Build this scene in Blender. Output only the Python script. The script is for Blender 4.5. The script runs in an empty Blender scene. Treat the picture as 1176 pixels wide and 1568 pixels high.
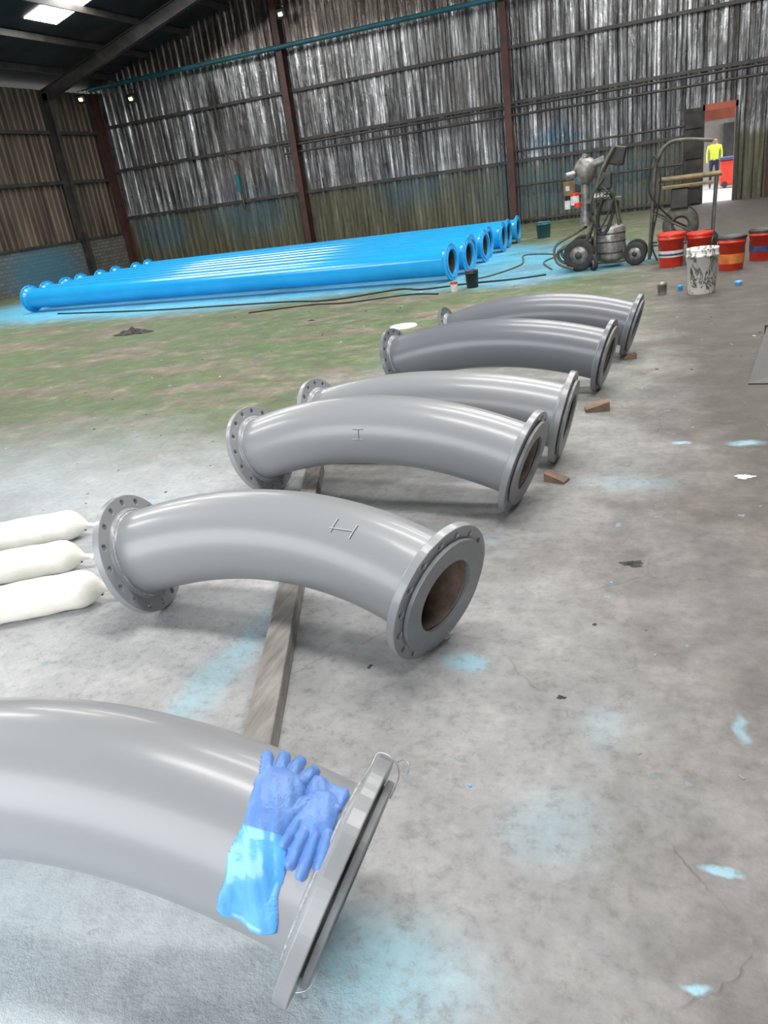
import bpy, math, random
from mathutils import Vector, Matrix
import numpy as np
random.seed(7)
S=bpy.context.scene
V=Vector
# ------------------------------------------------------------------ materials
def newmat(name):
    m=bpy.data.materials.new(name); m.use_nodes=True
    nt=m.node_tree; b=nt.nodes['Principled BSDF']
    return m,nt,b
def N(nt,t,**k):
    n=nt.nodes.new(t)
    for a,v in k.items(): setattr(n,a,v)
    return n
def c4(c): return (c[0],c[1],c[2],1)
def noise(nt,vec,scale,detail=4,rough=.6,dist=0.):
    n=N(nt,'ShaderNodeTexNoise'); n.inputs['Scale'].default_value=scale
    n.inputs['Detail'].default_value=min(detail,5); n.inputs['Roughness'].default_value=rough
    n.inputs['Distortion'].default_value=dist
    if vec is not None: nt.links.new(vec,n.inputs['Vector'])
    return n.outputs['Fac']
def ramp(nt,fac,stops):
    r=N(nt,'ShaderNodeValToRGB'); cr=r.color_ramp
    while len(cr.elements)<len(stops): cr.elements.new(.5)
    for e,(p,c) in zip(cr.elements,stops):
        e.position=p; e.color=c4(c) if hasattr(c,'__len__') else (c,c,c,1)
    nt.links.new(fac,r.inputs['Fac']); return r.outputs['Color']
def mixc(nt,fac,a,b,mode='MIX'):
    m=N(nt,'ShaderNodeMix',data_type='RGBA',blend_type=mode)
    for k,v in ((0,fac),(6,a),(7,b)):
        if isinstance(v,(int,float)): m.inputs[k].default_value=v
        elif isinstance(v,(tuple,list)): m.inputs[k].default_value=c4(v)
        else: nt.links.new(v,m.inputs[k])
    return m.outputs[2]
def mth(nt,op,a,b=None,c=None,clamp=False):
    m=N(nt,'ShaderNodeMath',operation=op,use_clamp=clamp)
    for k,v in enumerate((a,b,c)):
        if v is None: continue
        if isinstance(v,(int,float)): m.inputs[k].default_value=v
        else: nt.links.new(v,m.inputs[k])
    return m.outputs[0]
def smooth(nt,x,lo,hi):
    m=N(nt,'ShaderNodeMapRange',interpolation_type='SMOOTHSTEP')
    nt.links.new(x,m.inputs[0]); m.inputs[1].default_value=min(lo,hi); m.inputs[2].default_value=max(lo,hi)
    if lo>hi: m.inputs[3].default_value=1; m.inputs[4].default_value=0
    return m.outputs[0]
def mapping(nt,vec,scale=(1,1,1),loc=(0,0,0)):
    m=N(nt,'ShaderNodeMapping'); nt.links.new(vec,m.inputs['Vector'])
    m.inputs['Scale'].default_value=scale; m.inputs['Location'].default_value=loc
    return m.outputs[0]
def bump(nt,b,h,strength=.3,dist=.01):
    n=N(nt,'ShaderNodeBump'); n.inputs['Strength'].default_value=strength; n.inputs['Distance'].default_value=dist
    nt.links.new(h,n.inputs['Height']); nt.links.new(n.outputs[0],b.inputs['Normal'])
def simple(name,c1,c2=None,scale=8,rough=.5,metal=0.,bmp=.0,coat=0.,lo=.35,hi=.65,rv=.1,spec=.5,stretch=(1,1,1)):
    m,nt,b=newmat(name)
    g=N(nt,'ShaderNodeNewGeometry').outputs['Position']
    if stretch!=(1,1,1): g=mapping(nt,g,stretch)
    f=noise(nt,g,scale)
    if c2 is None: c2=tuple(x*.8 for x in c1)
    nt.links.new(ramp(nt,f,[(lo,c1),(hi,c2)]),b.inputs['Base Color'])
    if rv>0:
        r=N(nt,'ShaderNodeMapRange'); nt.links.new(f,r.inputs[0]); r.inputs[3].default_value=max(0,rough-rv); r.inputs[4].default_value=min(1,rough+rv)
        nt.links.new(r.outputs[0],b.inputs['Roughness'])
    else: b.inputs['Roughness'].default_value=rough
    b.inputs['Metallic'].default_value=metal
    b.inputs['Coat Weight'].default_value=coat; b.inputs['Coat Roughness'].default_value=.12
    b.inputs['Specular IOR Level'].default_value=spec
    if bmp: bump(nt,b,noise(nt,g,scale*4,3),bmp,.01)
    return m
def emis(name,c,s):
    m,nt,b=newmat(name); b.inputs['Base Color'].default_value=c4(c)
    b.inputs['Emission Color'].default_value=c4(c); b.inputs['Emission Strength'].default_value=s
    return m
def ellmask(nt,X,Y,cx,cy,rx,ry,soft=.5,rot=0.):
    dx=mth(nt,'SUBTRACT',X,cx); dy=mth(nt,'SUBTRACT',Y,cy)
    u=mth(nt,'MULTIPLY',dx,1/rx); v=mth(nt,'MULTIPLY',dy,1/ry)
    d=mth(nt,'SQRT',mth(nt,'ADD',mth(nt,'MULTIPLY',u,u),mth(nt,'MULTIPLY',v,v)))
    return smooth(nt,d,1+soft,1-soft)

# floor ------------------------------------------------
def floor_mat():
    m,nt,b=newmat('painted_concrete_floor')
    P=N(nt,'ShaderNodeNewGeometry').outputs['Position']
    n1=N(nt,'ShaderNodeTexNoise'); n1.inputs['Scale'].default_value=1.3; n1.inputs['Detail'].default_value=5; n1.inputs['Roughness'].default_value=.65
    nt.links.new(P,n1.inputs['Vector'])
    sub=N(nt,'ShaderNodeVectorMath',operation='SUBTRACT'); nt.links.new(n1.outputs['Color'],sub.inputs[0]); sub.inputs[1].default_value=(.5,.5,.5)
    def warp(k):
        sc=N(nt,'ShaderNodeVectorMath',operation='SCALE'); nt.links.new(sub.outputs[0],sc.inputs[0]); sc.inputs['Scale'].default_value=k
        ad=N(nt,'ShaderNodeVectorMath',operation='ADD'); nt.links.new(P,ad.inputs[0]); nt.links.new(sc.outputs[0],ad.inputs[1])
        sp=N(nt,'ShaderNodeSeparateXYZ'); nt.links.new(ad.outputs[0],sp.inputs[0]); return ad.outputs[0],sp.outputs[0],sp.outputs[1]
    _,X,Y=warp(1.7); W2,x2,y2=warp(.3)
    fine=noise(nt,P,22,5,.7); med=noise(nt,P,3.5,5,.72); big=noise(nt,P,.6,4,.6)
    col=ramp(nt,med,[(.3,(.085,.076,.068)),(.5,(.145,.132,.12)),(.72,(.235,.215,.195))])
    green=ramp(nt,med,[(.3,(.07,.11,.048)),(.55,(.13,.175,.085)),(.75,(.24,.26,.165))])
    brown=ramp(nt,med,[(.3,(.11,.092,.066)),(.55,(.22,.192,.145)),(.75,(.37,.335,.27))])
    bl=noise(nt,mapping(nt,P,(.6,1.0,1)),1.0,5,.72)
    gb=mixc(nt,smooth(nt,bl,.47,.60),green,brown)
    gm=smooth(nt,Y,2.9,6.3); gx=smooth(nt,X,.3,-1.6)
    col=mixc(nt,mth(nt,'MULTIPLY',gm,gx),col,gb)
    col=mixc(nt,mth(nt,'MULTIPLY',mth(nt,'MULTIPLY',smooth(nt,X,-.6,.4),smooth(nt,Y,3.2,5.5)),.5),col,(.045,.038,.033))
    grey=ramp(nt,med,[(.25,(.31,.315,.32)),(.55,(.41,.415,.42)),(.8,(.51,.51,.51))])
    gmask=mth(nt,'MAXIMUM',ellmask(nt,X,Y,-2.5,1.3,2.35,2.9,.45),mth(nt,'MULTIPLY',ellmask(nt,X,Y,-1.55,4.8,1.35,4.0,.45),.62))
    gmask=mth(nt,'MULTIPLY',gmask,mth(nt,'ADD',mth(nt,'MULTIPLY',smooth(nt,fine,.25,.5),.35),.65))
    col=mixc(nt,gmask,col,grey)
    pale=mixc(nt,med,(.48,.58,.64),(.66,.73,.77))
    pm=mth(nt,'MAXIMUM',ellmask(nt,X,Y,-2.3,.6,1.3,.7,.6),mth(nt,'MULTIPLY',ellmask(nt,X,Y,-4.5,3.4,1.6,1.3,.95),.55))  # pale overspray; near-left ellipse also puts bright daylight into the floor colour
    col=mixc(nt,mth(nt,'MULTIPLY',pm,.85),col,pale)
    msk=None
    for (cx,cy,rx,ry,so,st) in [(-.69,2.21,.08,.05,.6,.75),(-.62,1.0,.2,.13,.8,.75),(-1.62,2.0,.08,.42,.6,.55),(.083,1.166,.03,.012,.5,.9),(.12,1.45,.03,.012,.5,.8),
                             (-.3,1.5,.12,.1,.8,.25),(.0,4.55,.05,.025,.5,.8),(.38,4.5,.09,.04,.6,.7),(-.2,1.9,.06,.1,.8,.2),(-1.2,3.2,.3,.08,.8,.5),(-1.35,2.75,.12,.07,.7,.6),(.2,2.0,.02,.06,.6,.5),(-.25,3.9,.2,.1,.9,.25)]:
        e=mth(nt,'MULTIPLY',ellmask(nt,x2,y2,cx,cy,rx,ry,so),st)
        msk=e if msk is None else mth(nt,'MAXIMUM',msk,e)
    spk=mth(nt,'MULTIPLY',smooth(nt,noise(nt,P,9,3,.6),.67,.73),.55)
    msk=mth(nt,'MAXIMUM',msk,spk)
    col=mixc(nt,mth(nt,'MULTIPLY',msk,mth(nt,'ADD',smooth(nt,fine,.3,.6),.4,clamp=True)),col,(.32,.56,.66))
    bm=ellmask(nt,X,Y,-9.2,15.6,7.2,3.6,.22)
    bm=mth(nt,'MAXIMUM',bm,mth(nt,'MULTIPLY',ellmask(nt,X,Y,-2.8,13.6,2.0,1.8,.4),.7))
    bcol=mixc(nt,med,(.03,.33,.58),(.18,.58,.76))
    bm=mth(nt,'MULTIPLY',bm,mth(nt,'ADD',smooth(nt,fine,.3,.55),.25,clamp=True))
    col=mixc(nt,bm,col,bcol)
    dirt=smooth(nt,noise(nt,P,9,5,.75),.56,.72)
    col=mixc(nt,mth(nt,'MULTIPLY',dirt,.4),col,(.11,.098,.085))
    sc_=smooth(nt,noise(nt,P,2.2,5,.75),.54,.68)
    col=mixc(nt,mth(nt,'MULTIPLY',sc_,mth(nt,'ADD',mth(nt,'MULTIPLY',smooth(nt,X,-1.2,.2),.4),.12)),col,(.12,.10,.085))
    col=mixc(nt,mth(nt,'MULTIPLY',mth(nt,'MULTIPLY',smooth(nt,big,.5,.68),.35),smooth(nt,Y,1.5,4)),col,(.07,.06,.05))
    vo=N(nt,'ShaderNodeTexVoronoi',feature='DISTANCE_TO_EDGE'); nt.links.new(W2,vo.inputs['Vector']); vo.inputs['Scale'].default_value=.6
    ckm=mth(nt,'MULTIPLY',smooth(nt,vo.outputs['Distance'],.0035,0.),smooth(nt,noise(nt,P,1.3,3),.50,.58))
    col=mixc(nt,mth(nt,'MULTIPLY',ckm,.22),col,(.08,.07,.06))
    col=mixc(nt,.25,col,mixc(nt,fine,(0,0,0),(1,1,1)),'OVERLAY')
    nt.links.new(col,b.inputs['Base Color'])
    b.inputs['Specular IOR Level'].default_value=.35
    rr=N(nt,'ShaderNodeMapRange'); nt.links.new(med,rr.inputs[0]); rr.inputs[3].default_value=.55; rr.inputs[4].default_value=.9
    nt.links.new(rr.outputs[0],b.inputs['Roughness'])
    h=mth(nt,'ADD',mth(nt,'MULTIPLY',noise(nt,P,16,5,.7),.8),mth(nt,'MULTIPLY',ckm,-.3))
    h=mth(nt,'ADD',h,mth(nt,'MULTIPLY',noise(nt,P,70,3,.7),.2))
    bump(nt,b,h,.5,.018)
    return m

def wall_mat():
    m,nt,b=newmat('aged_corrugated_sheet')
    P=N(nt,'ShaderNodeNewGeometry').outputs['Position']
    sp=N(nt,'ShaderNodeSeparateXYZ'); nt.links.new(P,sp.inputs[0]); X,Z=sp.outputs[0],sp.outputs[2]
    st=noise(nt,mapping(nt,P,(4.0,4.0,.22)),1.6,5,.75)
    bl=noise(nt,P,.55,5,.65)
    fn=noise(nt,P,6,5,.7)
    up=ramp(nt,st,[(.34,(.03,.029,.029)),(.45,(.12,.12,.122)),(.55,(.30,.305,.31)),(.64,(.82,.83,.85))])  # brightest streaks put the sheet's silver glints into the colour
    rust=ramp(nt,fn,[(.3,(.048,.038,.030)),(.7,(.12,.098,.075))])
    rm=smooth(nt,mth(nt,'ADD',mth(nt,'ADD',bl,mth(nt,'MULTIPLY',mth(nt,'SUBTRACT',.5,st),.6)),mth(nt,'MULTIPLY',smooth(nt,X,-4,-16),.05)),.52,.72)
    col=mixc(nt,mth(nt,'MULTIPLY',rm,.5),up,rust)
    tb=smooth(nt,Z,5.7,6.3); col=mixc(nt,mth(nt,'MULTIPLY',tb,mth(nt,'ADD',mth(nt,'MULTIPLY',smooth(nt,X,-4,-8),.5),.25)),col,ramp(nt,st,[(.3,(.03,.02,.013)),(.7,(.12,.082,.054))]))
    lowc=ramp(nt,st,[(.3,(.035,.038,.024)),(.5,(.095,.093,.06)),(.7,(.21,.20,.135))])
    lz=smooth(nt,mth(nt,'ADD',Z,mth(nt,'MULTIPLY',mth(nt,'SUBTRACT',st,.5),.5)),1.85,1.6)
    col=mixc(nt,lz,col,lowc)
    msk=None
    for (cx,cz,rx,rz,s) in [(-3.6,2.2,.7,.35,.7),(-17.6,1.2,1.0,.6,.6),(-14,1.4,1.6,.7,.5),(-8,1.4,1.2,.5,.5),(-3.2,1.0,2.6,.8,.5)]:
        e=mth(nt,'MULTIPLY',ellmask(nt,X,Z,cx,cz,rx,rz,.7),s); msk=e if msk is None else mth(nt,'MAXIMUM',msk,e)
    msk=mth(nt,'MULTIPLY',msk,smooth(nt,fn,.3,.6))
    col=mixc(nt,msk,col,(.03,.13,.21))
    nt.links.new(col,b.inputs['Base Color'])
    mt=mth(nt,'MULTIPLY',smooth(nt,Z,1.6,2.1),mth(nt,'SUBTRACT',1.0,rm))
    nt.links.new(mth(nt,'MULTIPLY',mt,.7),b.inputs['Metallic'])
    rg=N(nt,'ShaderNodeMapRange'); nt.links.new(fn,rg.inputs[0]); rg.inputs[3].default_value=.18; rg.inputs[4].default_value=.42
    nt.links.new(rg.outputs[0],b.inputs['Roughness'])
    bump(nt,b,noise(nt,mapping(nt,P,(3,3,.8)),3.0,4,.6),.8,.06)
    return m

M={}
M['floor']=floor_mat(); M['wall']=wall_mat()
M['lwall']=simple('brown_sheeting',(.055,.042,.032),(.17,.13,.098),1.2,.5,0.25,.2,stretch=(1,2.5,.3))
M['roof']=simple('dark_roof_sheet',(.018,.019,.021),(.05,.051,.055),1.0,.7,0,.2)
M['steel_red']=simple('oxide_red_steel',(.10,.035,.028),(.045,.025,.02),3,.55,0,.1)
M['steel_dk']=simple('dark_steel',(.03,.03,.032),(.075,.065,.055),3,.5,0,.1)
M['bluepipe']=simple('blue_epoxy_paint',(.015,.36,.76),(.02,.39,.81),2,.22,0,0,coat=.5,rv=.03)
M['teal']=simple('teal_conduit',(.03,.16,.19),(.02,.10,.12),3,.45)
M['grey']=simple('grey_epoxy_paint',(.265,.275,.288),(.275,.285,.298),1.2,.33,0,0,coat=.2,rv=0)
M['grey_dim']=simple('grey_epoxy_shaded',(.15,.16,.18),(.158,.168,.188),1.2,.33,0,0,coat=.22,rv=0)  # same grey paint, darkened in colour for the dimmer light on the far bends
M['face']=simple('grey_flange_face',(.19,.20,.21),(.23,.24,.25),14,.38,0,.08)
M['weld']=simple('bright_weld',(.55,.56,.57),(.30,.31,.32),60,.4,0,.5)
M['mark']=simple('paint_marker',(.50,.51,.52),(.42,.43,.44),60,.6)
M['markd']=simple('dark_marker',(.07,.07,.08),(.1,.1,.1),60,.6)
M['bore']=simple('rusty_bore',(.26,.19,.155),(.11,.07,.05),10,.65,0,.3)
M['black']=simple('black_plastic',(.012,.012,.013),(.03,.03,.03),10,.45)
M['rubber']=simple('tyre_rubber',(.02,.02,.02),(.045,.045,.045),12,.8)
M['metal']=simple('dull_metal',(.36,.36,.35),(.18,.17,.15),14,.4,.5,.2)
M['cartpaint']=simple('dirty_green_cart_paint',(.07,.08,.06),(.15,.145,.12),12,.55,.1,.2)
M['yellowb']=simple('dirty_yellow_paint',(.25,.18,.06),(.12,.09,.05),9,.55)
M['white']=simple('white_plastic',(.72,.72,.70),(.50,.50,.48),12,.4)
M['redb']=simple('red_bucket_plastic',(.70,.05,.025),(.55,.04,.02),8,.35)
M['navy']=simple('navy_label',(.03,.04,.12),(.08,.09,.2),20,.4)
M['orange']=simple('orange_label',(.75,.25,.05),(.5,.12,.04),8,.4)
M['timber']=simple('weathered_timber',(.33,.315,.295),(.21,.195,.18),5,.8,0,.25,stretch=(6,1,6))
M['wood']=simple('raw_pine_chock',(.30,.20,.14),(.18,.12,.085),9,.75,0,.3)
M['sack']=simple('cream_plastic_wrap',(.90,.88,.81),(.80,.77,.69),6,.42,0,.4)
M['gloveH']=simple('blue_nitrile_glove',(.10,.22,.55),(.15,.30,.66),16,.42,0,.3)
M['gloveC']=simple('blue_pvc_cuff',(.09,.38,.82),(.14,.46,.90),9,.2,0,.25,coat=.5)
M['wire']=simple('steel_wire',(.6,.6,.6),(.4,.4,.4),20,.35,.7)
M['skylight']=emis('skylight_polycarbonate',(1,.98,.95),24.0)
M['lampg']=emis('lamp_lens',(1,.85,.45),12)
M['yard']=simple('yard_concrete',(.36,.35,.33),(.26,.25,.23),1.5,.85,0,.1)
M['rag']=simple('dark_rag',(.03,.03,.03),(.09,.085,.08),20,.9)
M['hivis']=simple('hivis_fabric',(.55,.62,.05),(.45,.52,.04),9,.7)
M['skin']=simple('skin',(.30,.17,.11),(.24,.13,.08),9,.6)
M['navycl']=simple('navy_trousers',(.02,.025,.05),(.03,.035,.07),9,.8)
M['render']=simple('pale_render',(.40,.37,.34),(.30,.275,.255),2,.85)
M['redwall']=simple('red_cladding',(.45,.11,.06),(.33,.08,.05),2,.6)
def splat():
    m,nt,b=newmat('paint_splattered_tin')
    P=N(nt,'ShaderNodeNewGeometry').outputs['Position']
    f=noise(nt,mapping(nt,P,(1,1,.35)),11,4,.6,1.5)
    nt.links.new(ramp(nt,f,[(.52,(.78,.77,.74)),(.55,(.35,.34,.32)),(.58,(.03,.03,.03)),(.64,(.6,.59,.56))]),b.inputs['Base Color'])
    b.inputs['Roughness'].default_value=.4
    return m
M['splat']=splat()
def brick():
    m,nt,b=newmat('painted_brick')
    P=N(nt,'ShaderNodeNewGeometry').outputs['Position']
    sp=N(nt,'ShaderNodeSeparateXYZ'); nt.links.new(P,sp.inputs[0])
    cb=N(nt,'ShaderNodeCombineXYZ'); nt.links.new(sp.outputs[1],cb.inputs[0]); nt.links.new(sp.outputs[2],cb.inputs[1])
    t=N(nt,'ShaderNodeTexBrick'); nt.links.new(cb.outputs[0],t.inputs['Vector']); t.inputs['Scale'].default_value=2.2
    t.inputs['Color1'].default_value=(.17,.165,.15,1); t.inputs['Color2'].default_value=(.11,.115,.11,1); t.inputs['Mortar'].default_value=(.05,.05,.05,1)
    e=ellmask(nt,sp.outputs[1],sp.outputs[2],20.2,.5,1.6,.8,.6)
    nt.links.new(mixc(nt,mth(nt,'MULTIPLY',e,.7),t.outputs['Color'],(.04,.18,.28)),b.inputs['Base Color'])
    b.inputs['Roughness'].default_value=.8
    bump(nt,b,t.outputs['Fac'],-.4,.02)
    return m
M['brick']=brick()

# ------------------------------------------------------------------ mesh builder
def frame_from(n,up=V((0,0,1))):
    n=V(n).normalized()
    if abs(n.dot(up))>.98: up=V((0,1,0))
    x=up.cross(n).normalized(); y=n.cross(x)
    return x,y,n
class MB:
    def __init__(s): s.v=[];s.f=[];s.m=[];s.sm=[];s.mats=[]
    def mi(s,k):
        if k not in s.mats: s.mats.append(k)
        return s.mats.index(k)
    def add(s,vs,fs,k,smooth=True,mat=None):
        o=len(s.v)
        s.v+= [tuple(mat@V(p)) if mat is not None else tuple(p) for p in vs]
        i=s.mi(k)
        for f in fs: s.f.append([o+a for a in f]); s.m.append(i); s.sm.append(smooth)
    def tube(s,pts,r,k,n=12,caps=True,closed=False):
        pts=[V(p) for p in pts]; L=len(pts)
        rr=r if hasattr(r,'__len__') else [r]*L
        T=[]
        for i in range(L):
            a=pts[(i-1)%L] if (closed or i>0) else pts[i]; b=pts[(i+1)%L] if (closed or i<L-1) else pts[i]
            T.append((b-a).normalized())
        x,y,_=frame_from(T[0]) ; vs=[];fs=[]
        for i in range(L):
            x=(x-T[i]*x.dot(T[i])).normalized(); y=T[i].cross(x)
            for j in range(n):
                a=2*math.pi*j/n; vs.append(pts[i]+(x*math.cos(a)+y*math.sin(a))*rr[i])
        M_=L if closed else L-1
        for i in range(M_):
            for j in range(n):
                fs.append((i*n+j,i*n+(j+1)%n,((i+1)%L)*n+(j+1)%n,((i+1)%L)*n+j))
        s.add(vs,fs,k,True)
        if caps and not closed:
            s.add(vs[:n],[tuple(reversed(range(n)))],k,False); s.add(vs[-n:],[tuple(range(n))],k,False)
    def cyl(s,a,b,r,k,n=24,r2=None):
        s.tube([a,b],[r,r if r2 is None else r2],k,n)
    def lathe(s,prof,o,ax,k,n=48,smooth=True):
        x,y,z=frame_from(ax); o=V(o); vs=[];fs=[];P=len(prof)
        for r,h in prof:
            for j in range(n):
                a=2*math.pi*j/n; vs.append(o+z*h+(x*math.cos(a)+y*math.sin(a))*r)
        for i in range(P-1):
            for j in range(n): fs.append((i*n+j,i*n+(j+1)%n,(i+1)*n+(j+1)%n,(i+1)*n+j))
        s.add(vs,fs,k,smooth)
    def box(s,c,size,k,rot=None,bev=0.):
        hx,hy,hz=[q/2 for q in size]; c=V(c)
        R=rot if rot is not None else Matrix.Identity(3)
        if bev>0:
            import bmesh
            bm=bmesh.new(); bmesh.ops.create_cube(bm,size=1)
            for v in bm.verts: v.co=V((v.co.x*size[0],v.co.y*size[1],v.co.z*size[2]))
            bmesh.ops.bevel(bm,geom=bm.edges[:],offset=bev,segments=2,affect='EDGES',profile=.5)
            bm.verts.index_update()
            vs=[R@v.co+c for v in bm.verts]; fs=[[v.index for v in f.verts] for f in bm.faces]; bm.free()
            s.add(vs,fs,k,False); return
        vs=[R@V((x,y,z))+c for x in(-hx,hx) for y in(-hy,hy) for z in(-hz,hz)]
        s.add(vs,[(0,1,3,2),(4,6,7,5),(0,4,5,1),(2,3,7,6),(0,2,6,4),(1,5,7,3)],k,False)
    def ibeam(s,a,b,w,d,k,side=V((0,1,0)),t=.02):
        a=V(a);b=V(b);z=(b-a).normalized(); x=(side-z*side.dot(z)).normalized(); y=z.cross(x)
        R=Matrix((x,y,z)).transposed(); L=(b-a).length;c=(a+b)/2
        s.box(c,(t,d,L),k,R); s.box(c+y*d/2,(w,t,L),k,R); s.box(c-y*d/2,(w,t,L),k,R)
    def build(s,name,origin=None,parent=None):
        me=bpy.data.meshes.new(name)
        o=V(origin) if origin is not None else V((0,0,0))
        me.from_pydata([tuple(V(p)-o) for p in s.v],[],s.f)
        for k in s.mats: me.materials.append(M[k])
        me.polygons.foreach_set('material_index',s.m); me.polygons.foreach_set('use_smooth',s.sm)
        me.update()
        ob=bpy.data.objects.new(name,me); ob.location=o; S.collection.objects.link(ob)
        if parent: ob.parent=parent
        return ob
def cr(pts,n=8,closed=False):
    pts=[V(p) for p in pts]; out=[]; L=len(pts)
    rng=range(L) if closed else range(L-1)
    for i in rng:
        if closed: p0,p1,p2,p3=[pts[(i+k)%L] for k in(-1,0,1,2)]
        else: p0=pts[max(i-1,0)];p1=pts[i];p2=pts[i+1];p3=pts[min(i+2,L-1)]
        for j in range(n):
            t=j/n; out.append(.5*((2*p1)+(p2-p0)*t+(2*p0-5*p1+4*p2-p3)*t*t+(3*p1-p0-3*p2+p3)*t**3))
    if not closed: out.append(pts[-1])
    return out

def plate(R,bore,holes,hr,hc,th,bev=.003):
    cu=bpy.data.curves.new('t','CURVE'); cu.dimensions='2D'; cu.fill_mode='BOTH'; cu.extrude=th/2-bev; cu.bevel_depth=bev; cu.bevel_resolution=1
    def circ(cx,cy,r,n,rev=False):
        sp=cu.splines.new('POLY'); sp.points.add(n-1); sp.use_cyclic_u=True
        for i in range(n):
            a=2*math.pi*i/n*(-1 if rev else 1); sp.points[i].co=(cx+r*math.cos(a),cy+r*math.sin(a),0,1)
    circ(0,0,R-bev,96)
    if bore: circ(0,0,bore+bev,64,True)
    for i in range(holes):
        a=2*math.pi*(i+.5)/holes; circ(hc*math.cos(a),hc*math.sin(a),hr+bev,14,True)
    ob=bpy.data.objects.new('t',cu); S.collection.objects.link(ob)
    dg=bpy.context.evaluated_depsgraph_get(); dg.update()
    me=bpy.data.meshes.new_from_object(ob.evaluated_get(dg))
    vs=[v.co.copy() for v in me.vertices]; fs=[list(p.vertices) for p in me.polygons]
    bpy.data.objects.remove(ob); bpy.data.curves.remove(cu); bpy.data.meshes.remove(me)
    return vs,fs
FL=plate(.2665,.150,16,.0135,.236,.034)
CO=plate(.221,.142,0,0,0,.016,.002)
BF=plate(.30,.20,16,.014,.262,.035)

# ------------------------------------------------------------------ grey flanged bends
ST=.093; PR=.185
class Bend:
    def __init__(s,pos,yaw,phi,a,RA):
        yaw=math.radians(yaw);phi=math.radians(phi); s.A=math.radians(a); s.R=RA
        s.X=V((math.cos(yaw),math.sin(yaw),0)); H=V((-math.sin(yaw),math.cos(yaw),0))
        s.Y=H*math.cos(phi)+V((0,0,1))*math.sin(phi); s.Z=s.X.cross(s.Y); s.p=V(pos)
        zm=[]
        for n,c in ((s.nL(),s.c(0)),(s.nR(),s.c(s.len()))):
            U=s.Z; W=n.cross(U); 
            zm.append(min((c-n*q).z-.2665*math.sqrt(U.z**2+W.z**2) for q in (0,.034)))
        s.p.z-=min(zm)
    def nL(s): return -(s.X*math.cos(s.A)+s.Y*math.sin(s.A))
    def nR(s): return s.X*math.cos(s.A)-s.Y*math.sin(s.A)
    def len(s): return 2*ST+2*s.A*s.R
    def c(s,d):
        if d<ST: 
            e=s.p-s.X*s.R*math.sin(s.A); return e+s.nL()*(ST-d)
        if d>ST+2*s.A*s.R:
            e=s.p+s.X*s.R*math.sin(s.A); return e+s.nR()*(d-ST-2*s.A*s.R)
        t=(d-ST)/s.R-s.A
        return s.p+s.X*s.R*math.sin(t)+s.Y*s.R*(math.cos(t)-math.cos(s.A))
    def T(s,d): return (s.c(min(d+.01,s.len()))-s.c(max(d-.01,0))).normalized()
    def surf(s,sr,al,h=0.,r=PR):
        d=s.len()-sr; c=s.c(d);T=s.T(d); u=(V((0,0,1))-T*T.z).normalized(); w=T.cross(u)
        return c+(u*math.cos(al)+w*math.sin(al))*(r+h)
def make_bend(pos,yaw,phi,a,RA,paint='grey',wire=False,H=None):
    b=Bend(pos,yaw,phi,a,RA); mb=MB(); L=b.len()
    mb.tube([b.c(d) for d in np.linspace(.02,L-.02,48)],PR,paint,72,caps=False)
    mb.tube([b.c(d) for d in np.linspace(-.0,L,30)],.143,'bore',40,caps=False)
    for n,c in ((b.nL(),b.c(0)),(b.nR(),b.c(L))):
        U=b.Z; W=n.cross(U)
        R=Matrix((U,W,n)).transposed().to_4x4()
        mb.add(FL[0],FL[1],paint,False,Matrix.Translation(c-n*.017)@R)
        mb.add(CO[0],CO[1],'face',False,Matrix.Translation(c+n*.013)@R)
        mb.lathe([(.205,0),(.205,.008)],c,n,'black',64)
        prof=[(.206,-.034),(.203,-.040),(.196,-.047),(.188,-.052),(.184,-.056)]
        mb.lathe(prof,c,n,paint,64)
        x,y,z=frame_from(n)
        pts=[c-n*.048+(x*math.cos(a)+y*math.sin(a))*(.1945+.0012*math.sin(a*47)) for a in np.linspace(0,2*math.pi,120,endpoint=False)]
        mb.tube(pts,.003,'weld',6,closed=True)
        if wire and n.x>0:
            for a0 in wire:
                q=(U*math.cos(a0)+W*math.sin(a0)); pp=[]
                t=n.cross(q)
                for (r_,h_,s_) in ((.20,-.046,0),(.24,-.04,.002),(.271,-.036,0),(.272,.0,.004),(.25,.022,.0),(.222,.026,-.004),(.19,.025,-.01)): pp.append(c+q*r_+n*h_+t*s_)
                mb.tube(cr(pp,5),.0016,'wire',6)
                pp=[c+q*.270+n*.01,c+q*.283+n*.02+t*.015,c+q*.28+n*.035+t*.028,c+q*.262+n*.04+t*.022]
                mb.tube(cr(pp,5),.0014,'wire',6)
    if H:
        s0,a0,vert=H
        if vert: segs=((0,-.16,.0,.16),(.085,-.16,.085,.16),(-.01,.09,.08,.0))
        else: segs=((0,-.14,.065,-.14),(0,.16,.065,.16),(.035,-.14,.035,.16))
        for (s1,a1,s2,a2) in segs:
            mb.tube([b.surf(s0-s1-(s2-s1)*t,a0+a1+(a2-a1)*t,.0) for t in np.linspace(0,1,8)],.0022,'mark',6)
            mb.tube([b.surf(s0-.004-s1-(s2-s1)*t,a0+.012+a1+(a2-a1)*t,.0) for t in np.linspace(0,1,8)],.0020,'markd',6)
    mb.build('flanged_pipe_bend',origin=b.p)
    return b
b1=make_bend((-1.373,.988,.299),4.8,80.7,24.1,1.55,'grey',wire=(1.2,-2.0))
b2=make_bend((-1.498,2.338,.302),-6.7,47.8,20.7,1.83,'grey',wire=(2.6,),H=(.42,.55,True))
b3=make_bend((-1.530,3.66,.26),-7.4,86,18.5,2.34,'grey',H=(.90,1.38,False))
b4=make_bend((-1.40,4.30,.271),-3.1,93,14.0,2.92,'grey')
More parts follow.
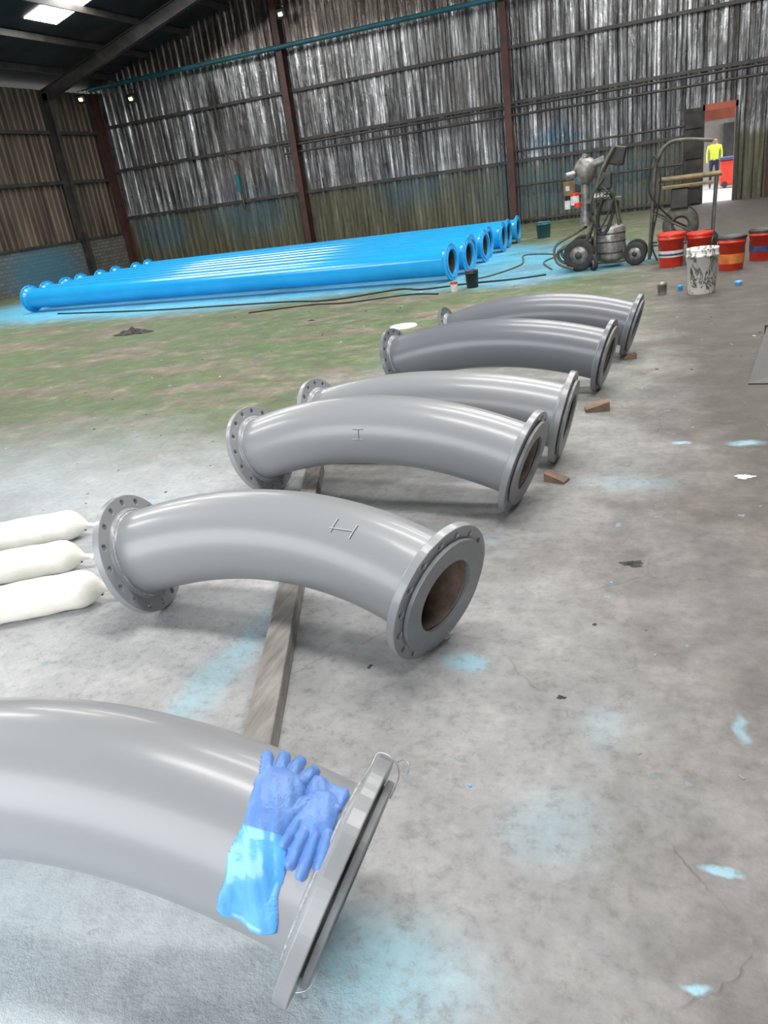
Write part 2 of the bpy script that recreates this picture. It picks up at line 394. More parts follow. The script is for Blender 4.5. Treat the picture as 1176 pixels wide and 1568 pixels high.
b5=make_bend((-1.360,5.84,.26),-7.0,88,14.5,3.08,'grey_dim')
b6=make_bend((-1.190,6.842,.283),-2.6,81.2,16.9,2.50,'grey_dim')

# ------------------------------------------------------------------ gloves draped on the nearest bend
def glove(caps,cuff,s0,w0,rot,cuffmat='gloveC',lift=0.):
    step=.0025; xs=np.arange(-.1,.1,step); ys=np.arange(-.20,.30,step)
    Xg,Yg=np.meshgrid(xs,ys,indexing='ij'); Hh=np.zeros_like(Xg)-1
    for (x1,y1,x2,y2,r1,r2,k) in caps:
        dx,dy=x2-x1,y2-y1; L2=dx*dx+dy*dy+1e-9
        t=np.clip(((Xg-x1)*dx+(Yg-y1)*dy)/L2,0,1); d=np.hypot(Xg-x1-dx*t,Yg-y1-dy*t); r=r1+(r2-r1)*t
        h=np.where(d<r,k*np.sqrt(np.maximum(r*r-d*d,0)),-1)
        Hh=np.maximum(Hh,h)
    y0,y1,wa,wb=cuff
    t=np.clip((Yg-y0)/(y1-y0),0,1); hw=(wa+(wb-wa)*t)/2+.003*np.sin(Yg*60)
    ins=(Yg>=y0)&(Yg<=y1)&(np.abs(Xg)<hw)
    prof=np.sqrt(np.clip(1-(np.abs(Xg)/hw)**4,0,1))
    h=.010+.004*np.sin(Xg*75+Yg*14)+.004*np.sin(Xg*33-Yg*40+1)+.003*np.cos(Yg*70)*np.exp(-((Yg-y0)/.05)**2)
    h=np.where(ins,np.maximum(h,.004)*prof,-1)
    hem=ins&(np.abs(Yg-(y1-.006))<.005); h=np.where(hem,h+.003,h)
    C=(h>Hh)|(ins&(Yg>y0+.02)&(Yg<y1)); Hh=np.maximum(Hh,h)
    Hh=np.where(Hh>0,Hh+.0007*np.sin(Xg*220+Yg*90)*(Hh>.006),Hh)
    mb=MB(); idx={}; vs=[]; fsH=[];fsC=[]
    c,s=math.cos(rot),math.sin(rot)
    def vid(i,j):
        if (i,j) not in idx:
            x,y=xs[i],ys[j]; X=c*x-s*y; Y=s*x+c*y
            al=(w0+Y)/PR; idx[(i,j)]=len(vs); vs.append(b1.surf(s0+X,al,max(Hh[i,j],0)*(1)+.0012+(lift if Hh[i,j]>0 else 0)))
        return idx[(i,j)]
    for i in range(len(xs)-1):
        for j in range(len(ys)-1):
            if max(Hh[i,j],Hh[i+1,j],Hh[i,j+1],Hh[i+1,j+1])>0:
                (fsC if C[i,j] else fsH).append((vid(i,j),vid(i+1,j),vid(i+1,j+1),vid(i,j+1)))
    mb.add(vs,fsH,'gloveH',True); 
    i=mb.mi(cuffmat)
    for f in fsC: mb.f.append(list(f)); mb.m.append(i); mb.sm.append(True)
    return mb.build('rubber_glove',origin=b1.surf(s0,.5))
glove([(0,-.02,0,.06,.048,.044,.42),(-.036,-.05,-.050,-.105,.0125,.0115,.9),(-.012,-.06,-.018,-.128,.013,.012,.9),(.012,-.06,.015,-.122,.013,.012,.9),(.036,-.05,.046,-.098,.0125,.011,.9),(-.035,.03,-.062,-.015,.014,.012,1.0)],
      (.055,.262,.090,.130),.178,.030,.14)
glove([(0,.0,0,-.035,.040,.036,.45),(-.032,.02,-.040,.080,.0125,.0115,1.15),(-.011,.03,-.012,.105,.0125,.0115,1.15),(.011,.03,.015,.095,.0125,.0115,1.15),(.031,.02,.040,.068,.012,.011,1.15),(.03,-.015,.052,.018,.013,.0115,1.1)],
      (-.095,-.030,.075,.08),.092,.040,.06,'gloveH')

# ------------------------------------------------------------------ timbers and chocks
def timber(a,b,w=.095,h=.09):
    mb=MB(); a=V(a);b=V(b); d=(b-a); yaw=math.atan2(d.y,d.x)
    R=Matrix.Rotation(yaw-math.pi/2,3,'Z'); mb.box((a+b)/2,(w,d.length,h),'timber',R,.005); mb.build('timber_bearer',origin=(a+b)/2)
timber((-1.10,1.30,.045),(-2.14,4.05,.045))
def chock(x,y,s=(.14,.09,.05),yaw=.3):
    mb=MB(); R=Matrix.Rotation(yaw,3,'Z'); hx,hy,hz=s[0]/2,s[1]/2,s[2]
    vs=[R@V(p)+V((x,y,0)) for p in ((-hx,-hy,0),(hx,-hy,0),(hx,hy,0),(-hx,hy,0),(-hx,-hy,hz*.3),(hx,-hy,hz),(hx,hy,hz),(-hx,hy,hz*.3))]
    mb.add(vs,[(3,2,1,0),(4,5,6,7),(0,1,5,4),(1,2,6,5),(2,3,7,6),(3,0,4,7)],'wood',False); mb.build('timber_wedge',origin=(x,y,0))
chock(-.53,5.24,(.16,.1,.065),.2); chock(-.62,3.93,(.12,.07,.05),2.8); chock(-.40,6.70,(.10,.08,.045),.2)

# ------------------------------------------------------------------ white wrapped tubes (left)
def sack(e,L=1.6,r=.085,yaw=29):
    mb=MB(); d=V((-math.cos(math.radians(yaw)),-math.sin(math.radians(yaw)),0)); e=V(e); pts=[];rs=[]
    n=60
    for i in range(n+1):
        t=i/n*L
        k=1
        if t<.04: k=.16+.05*math.sin(t*100)
        elif t<.13: k=.25+.75*math.sin((t-.04)/.09*math.pi/2)**.7
        if L-t<.1: k=min(k,.3+.7*math.sin((L-t)/.1*math.pi/2))
        rr=r*k*(1+.02*math.sin(t*23)+.012*math.sin(t*51)); pts.append(e+d*t+V((0,0,r*(.7+.3*min(1,t/.12))))); rs.append(rr)
    mb.tube(pts,rs,'sack',28)
    x=d.cross(V((0,0,1)))
    for k in range(5):
        q=e+V((0,0,.06)); mb.tube([q,q-d*(.02+.006*k)+x*(.014*(k-2))+V((0,0,.008*((k*7)%3-1)))],[.010,.005],'sack',6)
    pts=[e+d*.045+V((0,0,.062))+ (x*math.cos(a)+V((0,0,1))*math.sin(a))*.024 for a in np.linspace(0,6.28,20,endpoint=False)]
    mb.tube(pts,.004,'rag',6,closed=True)
    mb.build('plastic_wrapped_tube',origin=e)
sack((-3.10,3.07,0)); sack((-2.82,2.71,0)); sack((-2.45,2.42,0),1.6,.088,31)

# ------------------------------------------------------------------ blue pipes
def bluepipe(xr,yr,L,yaw,r=.22,z=.302):
    mb=MB(); d=V((-math.cos(yaw),math.sin(yaw),0)); e=V((xr,yr,z)); f=e+d*L
    mb.tube([e+d*.03+ (f-e-d*.06)*t for t in np.linspace(0,1,20)],r,'bluepipe',40,caps=False)
    mb.tube([e,f],r*.93,'steel_dk',32,caps=False)
    for c,n in ((e,-d),(f,d)):
        x,y,zz=frame_from(n); Rm=Matrix((x,y,zz)).transposed().to_4x4()
        mb.add(BF[0],BF[1],'bluepipe',False,Matrix.Translation(c-n*.018)@Rm)
        mb.lathe([(.25,0),(.25,.012),(.205,.012),(.205,0)],c,n,'bluepipe',48,False)
        mb.lathe([(.255,-.034),(.222,-.10)],c,n,'bluepipe',48)
    mb.build('blue_flanged_pipe',origin=e)
ys=[12.95,13.75,14.5,15.3,16.1,16.95,17.8,18.7]
offs=[0,.25,-.1,.1,-.15,.15,.0,.1]
for i,(y,o) in enumerate(zip(ys,offs)):
    bluepipe(-3.62+o*.4,y,10.5+(.2 if i%2 else 0),.115-.012*i)

# ------------------------------------------------------------------ building shell
XL,XR,YB,YF=-19.3,9.0,24.83,-4.0
RX=-5.15
def roofz(x): return 5.85+.25*(x-XL) if x<RX else 5.85+.25*(RX-XL)-.25*(x-RX)
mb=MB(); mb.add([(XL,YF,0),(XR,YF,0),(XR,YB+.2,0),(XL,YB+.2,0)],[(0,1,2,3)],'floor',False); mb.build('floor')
mb=MB(); mb.add([(-70,-70,-.04),(70,-70,-.04),(70,90,-.04),(-70,90,-.04)],[(0,1,2,3)],'yard',False); mb.build('yard_ground')
DX0,DX1,DZ=.42,1.30,2.5
def corr(x0,x1,zlo,ztop,mb,k,y=YB,per=.25,dep=.04,axis=0,nz=6):
    prof=[(0,0),(.35,0),(.5,1),(.85,1)]
    i=math.floor(x0/per)
    pts=[(x0,0)]
    while i*per<x1:
        for a,h in prof:
            xx=(i+a)*per
            if x0<xx<x1: pts.append((xx,h))
        i+=1
    pts.append((x1,0)); vs=[];fs=[]
    for (xx,h) in pts:
        zt=ztop(xx)
        for q in range(nz+1):
            z=zlo+(zt-zlo)*q/nz
            vs.append((xx,y-h*dep,z) if axis==0 else (y+h*dep,xx,z))
    for a in range(len(pts)-1):
        for q in range(nz): fs.append((a*(nz+1)+q,(a+1)*(nz+1)+q,(a+1)*(nz+1)+q+1,a*(nz+1)+q+1))
    mb.add(vs,fs,k,False)
rz2=lambda x: roofz(x)+.14
mb=MB()
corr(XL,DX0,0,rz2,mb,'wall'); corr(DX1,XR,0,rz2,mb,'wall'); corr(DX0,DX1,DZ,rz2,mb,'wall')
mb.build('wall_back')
mb=MB(); corr(YF,YB,1.25,lambda x:5.85,mb,'lwall',y=XL,axis=1); 
mb.box((XL+.05,(YF+YB)/2,.625),(.24,YB-YF,1.25),'brick'); mb.build('wall_left')
mb=MB(); corr(YF,YB,0,lambda x:roofz(XR),mb,'lwall',y=XR,axis=1); mb.build('wall_right')
OX0,OX1,OZ=-11,1.2,5.4
mb=MB(); corr(XL,OX0,0,rz2,mb,'lwall',y=YF); corr(OX1,XR,0,rz2,mb,'lwall',y=YF); corr(OX0,OX1,OZ,rz2,mb,'lwall',y=YF); mb.build('wall_front')
mb=MB()
for x0,x1 in ((XL-.3,RX),(RX,XR+.3)):
    mb.add([(x0,YF-.3,roofz(x0)+.12),(x1,YF-.3,roofz(x1)+.12),(x1,YB+.3,roofz(x1)+.12),(x0,YB+.3,roofz(x0)+.12)],[(0,3,2,1)],'roof',False)
mb.build('ceiling')
k=0
for yy in (19.3,13.9,8.4,2.9):
    for x0,x1 in ((-16.0,-11.2),(-3.2,3.5)):
        mb=MB(); k+=1
        w=.6
        mb.add([(x0,yy-w,roofz(x0)+.10),(x1,yy-w,roofz(x1)+.10),(x1,yy+w,roofz(x1)+.10),(x0,yy+w,roofz(x0)+.10)],[(0,3,2,1)],'skylight',False)
        mb.build('window_%d'%k)
for yy in (22.2,16.2,10.2,4.2,-1.8):
    mb=MB()
    mb.ibeam((XL+.3,yy,0),(XL+.3,yy,5.7),.18,.32,'steel_dk',V((0,1,0)))
    mb.ibeam((XL+.2,yy,5.6),(RX,yy,roofz(RX)-.15),.18,.34,'steel_dk',V((0,1,0)))
    mb.ibeam((RX,yy,roofz(RX)-.15),(XR-.2,yy,roofz(XR)-.2),.18,.34,'steel_dk',V((0,1,0)))
    mb.ibeam((XR-.3,yy,0),(XR-.3,yy,roofz(XR)-.2),.18,.32,'steel_dk',V((0,1,0)))
    mb.build('portal_frame')
mb=MB()
x=XL+1.2
while x<XR-.5:
    mb.box((x,(YF+YB)/2,roofz(x)-.0),(.07,YB-YF,.16),'steel_dk'); x+=1.55
mb.build('roof_purlins')
mb=MB()
for x in (XL+.25,-11.73,-4.8,2.15): mb.ibeam((x,YB-.22,0),(x,YB-.22,roofz(x)-.1),.2,.26,'steel_red',V((1,0,0)))
mb.build('steel_columns')
mb=MB()
for z in (4.73,3.34,1.78): mb.box(((XL+XR)/2 if z>2.6 else (XL+DX0)/2,YB-.09,z),(XR-XL if z>2.6 else DX0-XL,.07,.09),'steel_dk')
mb.box(((XL+DX0)/2,YB-.08,.13),(DX0-XL,.07,.06),'steel_dk'); mb.build('trim_1')
mb=MB()
for z in (4.6,3.1): mb.box((XL+.14,(YF+YB)/2,z),(.07,YB-YF,.1),'steel_dk')
mb.box((XL+.14,(YF+YB)/2,1.28),(.16,YB-YF,.07),'steel_dk'); mb.build('trim_2')
mb=MB(); mb.tube([(XL+.3,YB-.42,5.91),(XR,YB-.42,5.91)],.07,'teal',16)
for x in np.arange(-18,9,2.3): mb.box((x,YB-.3,5.91),(.04,.3,.05),'steel_dk')
mb.build('wall_pipe')
mb=MB()
for z in (3.22,3.0): mb.tube([(-12.2,YB-.2,z),(2.0,YB-.2,z)],.035,'steel_dk',10)
mb.tube([(-14.4,YB-.2,5.5),(-14.4,YB-.2,3.3),(-14.0,YB-.2,3.0),(-14.0,YB-.2,1.5)],.035,'steel_dk',10)
mb.box((-14.05,YB-.22,2.35),(.16,.12,.55),'teal'); mb.build('wall_conduit')
mb=MB()
for z in (2.05,1.1): mb.tube([(-4.7,YB-.2,z),(DX0-.4,YB-.2,z)],.03,'steel_dk',10)
mb.build('wall_rail')
mb=MB(); mb.box((-3.05,YB-.12,.85),(.55,.16,.42),'yellowb',None,.02); mb.box((-2.9,YB-.21,.85),(.16,.06,.22),'black',None,.01); mb.box((-3.2,YB-.21,.85),(.12,.04,.14),'white',None,.01); mb.build('electrical_socket_box',origin=(-3.05,YB-.1,.85))
mb=MB()
mb.box((DX0+.03,YB-.02,DZ/2),(.06,.2,DZ-.02),'steel_dk'); mb.box((DX1-.03,YB-.02,DZ/2),(.06,.2,DZ-.02),'steel_dk'); mb.box(((DX0+DX1)/2,YB-.02,DZ-.08),(DX1-DX0-.02,.2,.14),'redwall')
R=Matrix.Rotation(math.radians(180+14),3,'Z')
hc=V((DX0,YB-.22,0)); c=hc+R@V((.24,0,1.25)); mb.box(c,(.46,.05,2.4),'steel_dk',R); 
for z in (.5,1.25,2.0): mb.box(hc+R@V((.24,.04,z)),(.44,.04,.08),'steel_dk',R)
mb.build('door_1')
# neighbouring yard shed seen through the doorway; unseen canopy added to shade it
mb=MB(); mb.box((2,40,2),(18,.3,4.2),'render'); mb.box((2,39.8,2.9),(18,.2,1.0),'redwall'); mb.box((2,37.5,4.2),(18,5,.15),'roof')
mb.box((2.1,39.7,1.1),(1.1,.1,2.2),'steel_dk')
for x_ in (-6.5,-1.5,10.5): mb.box((x_,35.2,2.1),(.2,.2,4.2),'steel_dk')
mb.build('outbuilding')
mb=MB(); mb.box((1.55,32.5,.46),(.7,.6,.85),'redb',None,.04); mb.box((1.55,32.5,.94),(.8,.7,.12),'navy',None,.03)
for x_ in (1.35,1.75): mb.cyl((x_,32.15,.08),(x_,32.23,.08),.10,'rubber')
mb.build('red_tool_chest',origin=(1.55,32.5,0))

# worker in a hi-vis top standing in the yard beyond the doorway
def worker(x,y,h=1.75):
    sc=h/1.75
    J=[((0,0,.95),.15),((0,0,1.15),.14),((0,0,1.40),.17),((0,0,1.50),.07),((0,-.01,1.60),.085),((0,-.01,1.68),.09),
       ((.20,0,1.42),.07),((.25,.0,1.15),.05),((.24,-.08,.90),.038),((.23,-.11,.81),.035),
       ((-.20,0,1.42),.07),((-.25,.0,1.15),.05),((-.24,-.08,.90),.038),((-.23,-.11,.81),.035),
       ((.10,0,.88),.10),((.11,-.02,.50),.07),((.12,0,.10),.05),((.12,-.13,.04),.04),
       ((-.10,0,.88),.10),((-.11,-.02,.50),.07),((-.12,0,.10),.05),((-.12,-.13,.04),.04)]
    E=[(0,1),(1,2),(2,3),(3,4),(4,5),(2,6),(6,7),(7,8),(8,9),(2,10),(10,11),(11,12),(12,13),(0,14),(14,15),(15,16),(16,17),(0,18),(18,19),(19,20),(20,21)]
    me=bpy.data.meshes.new('worker'); me.from_pydata([tuple(c*sc for c in j[0]) for j in J],E,[])
    ob=bpy.data.objects.new('worker',me); S.collection.objects.link(ob)
    ob.modifiers.new('s','SKIN'); ob.modifiers.new('u','SUBSURF').levels=2
    for i,j in enumerate(J): me.skin_vertices[0].data[i].radius=(j[1]*sc,j[1]*sc*.8)
    me.skin_vertices[0].data[0].use_root=True
    dg=bpy.context.evaluated_depsgraph_get(); dg.update()
    m2=bpy.data.meshes.new_from_object(ob.evaluated_get(dg)); ob.modifiers.clear(); ob.data=m2
    m2.materials.clear()
    for k_ in ('hivis','navycl','skin','orange'): m2.materials.append(M[k_])
    for p in m2.polygons:
        z=p.center.z/sc; p.use_smooth=True
        p.material_index=1 if z<.98 and abs(p.center.x)<.19 else (2 if (z>1.5 or z<.9) else 0)
        if z>1.68: p.material_index=3
    ob.location=(x,y,-.04)
worker(1.0,33.0)

def flood(p):
    mb=MB(); p=V(p); mb.box(p,(.34,.12,.26),'black',Matrix.Rotation(.4,3,'X'),.015); mb.box(p+V((0,-.075,-.03)),(.12,.01,.09),'lampg',Matrix.Rotation(.4,3,'X')); mb.tube([p+V((-.2,.02,0)),p+V((-.2,.1,.25)),p+V((.2,.1,.25)),p+V((.2,.02,0))],.012,'steel_dk',8)
    mb.tube([p+V((0,.1,.25)),p+V((0,.4,.3))],.02,'steel_dk',8); mb.build('floodlight',origin=p)
flood((-11.35,YB-.55,6.72)); flood((-17.3,YB-.5,5.4)); flood((XL+.65,23.5,5.55))

# ------------------------------------------------------------------ buckets, tins
def bucket(x,y,r=.15,h=.40,body='redb',lab=None,lid='white',handle=True,name='paint_bucket',lr=(.3,.62)):
    mb=MB(); z0=(0,0,1); o=(x,y,0)
    mb.lathe([(0,0.004),(r*.86,.0),(r*.88,.006),(r,h*.82),(r*1.05,h*.82),(r*1.05,h*.86),(r*1.01,h*.87),(r*1.02,h-.02)],o,z0,body,40)
    if lid: mb.lathe([(r*1.06,h-.03),(r*1.07,h),(r*1.0,h+.006),(r*.96,h-.004),(0,h-.004)],o,z0,lid,40)
    else: mb.lathe([(r*1.02,h-.02),(r*1.04,h),(r*.98,h),(r*.86,.03),(0,.03)],o,z0,body,40)
    if lab:
        f=lambda t:r*(.88+.12*t/.82)+.003
        mb.lathe([(f(lr[0]),h*lr[0]),(f(lr[1]),h*lr[1])],o,z0,lab,40)
        if lab=='white': mb.lathe([(f(lr[0]+.05)+.002,h*(lr[0]+.05)),(f(lr[0]+.11)+.002,h*(lr[0]+.11))],o,z0,'navy',40)
    if handle:
        pts=[V((x+r*1.05*math.cos(a),y-r*.35*abs(math.sin(a))-.02,h*.84-.16*math.sin(a))) for a in np.linspace(0,math.pi,14)]
        mb.tube(pts,.004,'wire',6)
        mb.cyl(pts[6],pts[7],.01,'white')
    mb.build(name,origin=o)
bucket(-.16,12.30,.18,.46,'redb','white','redb',lr=(.30,.50)); bucket(.22,12.42,.17,.42,'redb','white','redb',lr=(.3,.5))
bucket(.60,11.47,.17,.42,'redb','orange','black',lr=(.2,.5)); bucket(1.02,12.15,.17,.40,'redb','navy','black',lr=(.3,.5))
bucket(.21,9.77,.17,.50,'splat',None,None,name='paint_tin')
bucket(-.22,9.85,.055,.14,'metal',None,None,False,'small_tin')
bucket(-.02,10.05,.03,.06,'bluepipe',None,None,False,'small_tin'); bucket(.62,10.1,.04,.05,'gloveC',None,None,False,'small_tin')
bucket(-3.1,19.3,.17,.36,'teal',None,None,False,'paint_tin')
bucket(-3.03,11.87,.10,.26,'black',None,None,False,'black_cup')
mb=MB(); mb.cyl((-3.25,11.6,0),(-3.25,11.6,.11),.055,'white'); mb.cyl((-3.25,11.6,.11),(-3.25,11.6,.14),.058,'redb'); mb.build('small_tin',origin=(-3.25,11.6,0))
mb=MB(); mb.lathe([(0,.006),(.14,.006),(.15,.012),(.165,.014),(.17,.008),(.172,0)],(-3.19,8.94,0),(0,0,1),'sack',48); mb.build('bucket_lid',origin=(-3.19,8.94,0))

# ------------------------------------------------------------------ spray pump cart
def wheel(mb,c,ax,r,w=.07,hub='white'):
    c=V(c);ax=V(ax).normalized()
    mb.lathe([(r*.62,-w*.4),(r*.9,-w*.5),(r,-w*.25),(r,w*.25),(r*.9,w*.5),(r*.62,w*.4),(r*.62,-w*.4)],c,ax,'rubber',32)
    mb.lathe([(r*.22,-w*.45),(r*.3,-w*.2),(r*.62,-w*.3),(r*.62,w*.3),(r*.3,w*.2),(r*.22,w*.45)],c,ax,hub,24)
    mb.lathe([(0,-w*.5),(r*.22,-w*.5),(r*.22,w*.5),(0,w*.5)],c,ax,'steel_dk',16)
def P2(dx,dz,dy=0,base=V((-1.28,13.0,0))): return base+V((dx,dy,dz))
mb=MB(); q=P2
for dy in (-.2,.2):
    mb.tube(cr([q(-.42,.36,dy),q(-.56,.30,dy),q(-.52,.16,dy),q(-.3,.10,dy),q(.35,.08,dy),q(.5,.12,dy)],6),.026,'cartpaint',10)
    mb.tube([q(-.42,.36,dy),q(-.05,.42,dy)],.024,'cartpaint',10)
    mb.tube(cr([q(-.0,.05,dy),q(.02,.7,dy),q(.06,1.25,dy),q(.30,1.70,dy)],6),.026,'cartpaint',10)
    mb.tube([q(-.25,.10,dy),q(.06,.9,dy)],.02,'cartpaint',10)
    mb.tube([q(.45,.1,dy),q(.30,1.0,dy),q(.06,1.25,dy)],.02,'cartpaint',10)
for z,x in ((.10,-.3),(.08,.35),(.7,.02),(1.25,.06),(1.70,.30),(.36,-.42)): mb.tube([q(x,z,-.2),q(x,z,.2)],.022,'cartpaint',10)
mb.box(q(.14,.98,0),(.5,.42,.04),'cartpaint')
mb.lathe([(0,-.19),(.10,-.18),(.15,-.11),(.175,0),(.15,.11),(.10,.18),(0,.19)],q(-.14,1.42,-.05),(.25,-.3,1),'metal',28)
mb.cyl(q(-.14,1.25,-.05),q(-.14,.80,-.05),.065,'metal'); mb.cyl(q(-.14,.82,-.05),q(-.14,.64,-.05),.085,'metal')
mb.cyl(q(-.14,1.58,-.05),q(-.12,1.66,-.05),.05,'metal'); mb.cyl(q(-.28,1.4,-.15),q(-.40,1.38,-.2),.055,'metal')
mb.cyl(q(.0,1.5,-.08),q(.16,1.55,-.1),.06,'metal')
mb.box(q(.32,1.58,0),(.26,.2,.26),'black',Matrix.Rotation(.2,3,'Y'),.02); mb.box(q(.16,1.25,-.12),(.2,.18,.24),'steel_dk',None,.02)
mb.cyl(q(-.27,1.10,-.28),q(-.27,.97,-.28),.065,'white'); mb.cyl(q(-.27,1.14,-.28),q(-.27,1.10,-.28),.067,'redb'); mb.cyl(q(-.38,1.04,-.25),q(-.38,.92,-.25),.05,'white'); mb.cyl(q(-.22,1.0,-.36),q(-.22,.93,-.36),.05,'redb')
for k_ in range(5): mb.cyl(q(.02+.05*k_,1.08,-.22),q(.02+.05*k_,1.02,-.3),.026,'metal')
mb.lathe([(0,.1),(.19,.1),(.21,.14),(.21,.56),(.19,.60),(.10,.63),(.05,.64),(0,.64)],q(.24,0,-.1),(0,0,1),'metal',32)
for zz in (.22,.38,.5): mb.lathe([(.212,zz-.012),(.218,zz),(.212,zz+.012)],q(.24,0,-.1),(0,0,1),'steel_dk',32)
wheel(mb,q(-.22,.24,-.36),(.15,1,0),.24,.10,'metal'); wheel(mb,q(-.22,.24,.32),(.15,1,0),.24,.10,'metal')
wheel(mb,q(-.0,.12,-.42),(1,.5,0),.12,.06,'metal'); wheel(mb,q(.60,.17,-.25),(.3,1,0),.17,.07,'metal'); wheel(mb,q(.60,.17,.25),(.3,1,0),.17,.07,'metal')
for k_ in range(3):
    c0=q(.18,.80,-.26-.02*k_); mb.tube([c0+V((math.cos(a)*(.09+.01*k_)+.05*math.sin(a),0.02*math.sin(3*a+k_),math.sin(a)*(.24+.03*k_))) for a in np.linspace(0,6.283,30,endpoint=False)],.013,'rubber',8,closed=True)
mb.tube(cr([q(-.14,.62,-.05),q(-.3,.55,-.3),q(-.58,.40,-.35),q(-.55,.16,-.4),q(-.3,.05,-.45)],8),.022,'cartpaint',8)
mb.tube(cr([q(.16,1.3,-.2),q(.02,1.1,-.4),q(-.02,.8,-.42),q(.1,.6,-.4),q(.3,1.0,-.35),q(.36,1.5,-.2)],8),.014,'rubber',8)
mb.build('paint_spray_pump_cart',origin=(-1.28,13.0,0))

def tr(dx,dz,dy=0): return V((-.06+dx,13.1+dy,dz))
mb=MB(); q=tr
for dy in (-.22,.22):
    mb.tube(cr([q(-.42,.05,dy),q(-.38,.8,dy),q(-.34,1.35,dy),q(-.20,1.62,dy),q(.05,1.66,dy),q(.42,1.60,dy)],6),.024,'cartpaint',10)
    mb.tube([q(-.3,1.15,dy),q(.56,1.15,dy)],.030,'yellowb',10)
    mb.tube([q(.46,.05,dy),q(.50,1.15,dy)],.02,'cartpaint',10); mb.tube([q(-.4,.25,dy),q(.44,.25,dy)],.02,'cartpaint',10)
    mb.tube([q(-.36,.7,dy),q(.44,.25,dy)],.016,'cartpaint',10)
for x,z in ((-.34,1.35),(.52,1.15),(.44,.25),(-.4,.25),(.42,1.60),(-.20,1.62)): mb.tube([q(x,z,-.22),q(x,z,.22)],.018,'cartpaint',10)
mb.box(q(.1,1.04,0),(.7,.4,.03),'yellowb'); mb.box(q(.0,.87,-.05),(.25,.25,.28),'steel_dk',None,.02)
mb.lathe([(.13,-.14),(.26,-.14),(.26,-.12),(.10,-.11),(.10,.11),(.26,.12),(.26,.14),(.13,.14)],q(.02,.50,0),(0,1,0),'cartpaint',32)
for k_ in range(6): mb.tube([q(.02+math.cos(a)*.17,.50+math.sin(a)*.17,-.09+.035*k_) for a in np.linspace(0,6.283,28,endpoint=False)],.018,'rubber',8,closed=True)
wheel(mb,q(.4,.18,-.3),(0,1,0),.18,.07,'steel_dk'); wheel(mb,q(.4,.18,.3),(0,1,0),.18,.07,'steel_dk')
mb.tube(cr([q(-.1,.6,-.25),q(-.40,.95,-.3),q(-.42,1.3,-.3),q(-.36,1.5,-.25),q(-.27,1.2,-.3),q(-.30,.8,-.3),q(-.38,.3,-.3),q(-.3,.03,-.3)],8),.013,'black',8)
mb.build('hose_reel_trolley',origin=(-.06,13.1,0))

def hose(name,pts,r,k,n=10):
    mb=MB(); mb.tube(cr([(x,y,r) for x,y in pts],n),r,k,8); mb.build(name,origin=(pts[0][0],pts[0][1],0))
hose('air_hose',[(-2.0,13.1),(-2.3,14.2),(-2.2,15.2),(-2.9,15.7),(-2.7,14.2),(-3.0,13.0),(-3.35,12.7)],.014,'cartpaint')
hose('power_cable',[(-2.0,12.5),(-2.5,12.3),(-3.2,12.25),(-3.9,12.05),(-4.4,12.3),(-5.4,11.75),(-6.3,12.0),(-7.6,12.2),(-9.6,12.5),(-12.6,13.3)],.014,'black')
hose('air_hose',[(-3.45,11.4),(-4.0,11.6),(-4.9,11.3),(-5.6,11.4),(-6.6,11.1)],.012,'black')
def rag(x,y,s,k='rag',name='crumpled_rag',seed=1):
    mb=MB(); n=26; vs=[];fs=[]
    for i in range(n+1):
        for j in range(n+1):
            u=(i/n-.5)*2; v=(j/n-.5)*2; d=min(1,math.hypot(u,v)); a=math.atan2(v,u)
            rr=1+.25*math.sin(3*a+seed)+.15*math.sin(7*a)
            h=max(0,(1-d))*.35*(1+.5*math.sin(9*u+seed)*math.cos(11*v))+.03*abs(math.sin(8*u+5*v))
            vs.append((x+u*s*rr,y+v*s*.6*rr,max(.002,h*s*.7)))
    for i in range(n):
        for j in range(n):
            if math.hypot((i+.5)/n-.5,(j+.5)/n-.5)<.48: fs.append((i*(n+1)+j,(i+1)*(n+1)+j,(i+1)*(n+1)+j+1,i*(n+1)+j+1))
    mb.add(vs,fs,k,True); mb.build(name,origin=(x,y,0))
rag(-8.1,10.03,.30,seed=2); rag(-4.9,9.9,.06,seed=3); rag(-.17,3.0,.045,'rag','paint_flake',5)
rag(.32,4.0,.045,'sack','crumpled_paper',7); rag(-.34,2.05,.015,'rag','paint_flake',8)
mb=MB(); rn=random.Random(5)
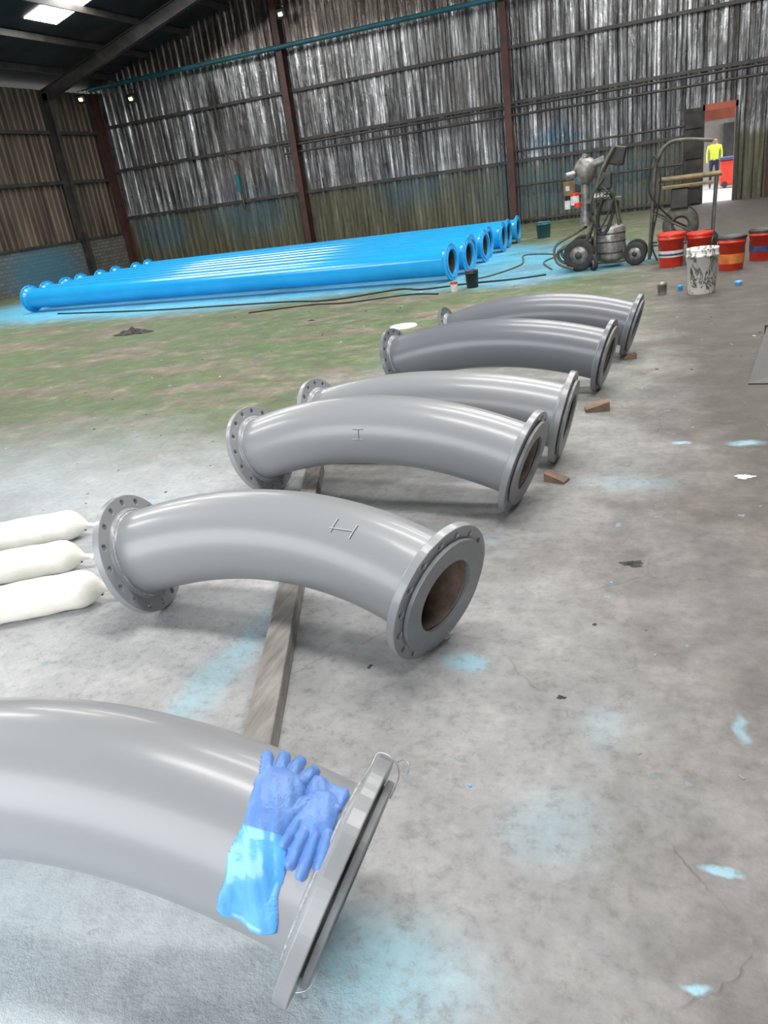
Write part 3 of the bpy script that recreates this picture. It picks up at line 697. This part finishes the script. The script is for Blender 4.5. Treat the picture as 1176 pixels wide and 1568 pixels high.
for i in range(260):
    x=rn.uniform(-7,1.5); y=rn.uniform(1.6,12)
    s=rn.uniform(.003,.009)*(1+.10*y); a=rn.uniform(0,6.28)
    if -2.6<x<-.3 and rn.random()<.6: continue
    R=Matrix.Rotation(a,3,'Z'); mb.box((x,y,s*.15),(s*rn.uniform(1,2.6),s,s*.3),rn.choice(['timber','rag','sack','gloveC','timber','rag']),R)
mb.build('floor_debris')
mb=MB(); o=V((.45,5.75,0))
mb.add([o+V(p) for p in ((0,0,.01),(.9,-.1,.01),(1.0,.45,.22),(.15,.55,.30),(0,0,0),(.9,-.1,0),(1.0,.45,.21),(.15,.55,.29))],[(0,1,2,3),(7,6,5,4),(0,4,5,1),(1,5,6,2),(2,6,7,3),(3,7,4,0)],'steel_dk',False)
mb.tube([o+V((.15,.55,0)),o+V((.15,.55,.30))],.02,'steel_dk'); mb.tube([o+V((1.0,.45,0)),o+V((1.0,.45,.22))],.02,'steel_dk'); mb.build('steel_plate',origin=o)

# ------------------------------------------------------------------ light
w=bpy.data.worlds.new('overcast_sky'); S.world=w; w.use_nodes=True
bg=w.node_tree.nodes['Background']; bg.inputs[0].default_value=(.93,.965,1,1); bg.inputs[1].default_value=5.2

# ------------------------------------------------------------------ camera
th,ro,yw=math.radians(23.0),math.radians(8.10),math.radians(23.03)
fw=V((-math.sin(yw)*math.cos(th),math.cos(yw)*math.cos(th),-math.sin(th)))
rt=V((math.cos(yw),math.sin(yw),0))
dn=V((math.sin(yw)*math.sin(th),-math.cos(yw)*math.sin(th),-math.cos(th)))
cx=rt*math.cos(ro)+dn*math.sin(ro); cy=rt*math.sin(ro)-dn*math.cos(ro); cz=-fw
cam=bpy.data.cameras.new('camera'); co=bpy.data.objects.new('camera',cam); S.collection.objects.link(co)
Mx=Matrix((cx,cy,cz)).transposed().to_4x4(); Mx.translation=V((0,0,1.6)); co.matrix_world=Mx
cam.sensor_fit='VERTICAL'; cam.sensor_height=32; cam.lens=1161/1568*32; cam.clip_end=300; cam.clip_start=.05
S.camera=co
S.view_settings.view_transform='Standard'
S.view_settings.exposure=0.0
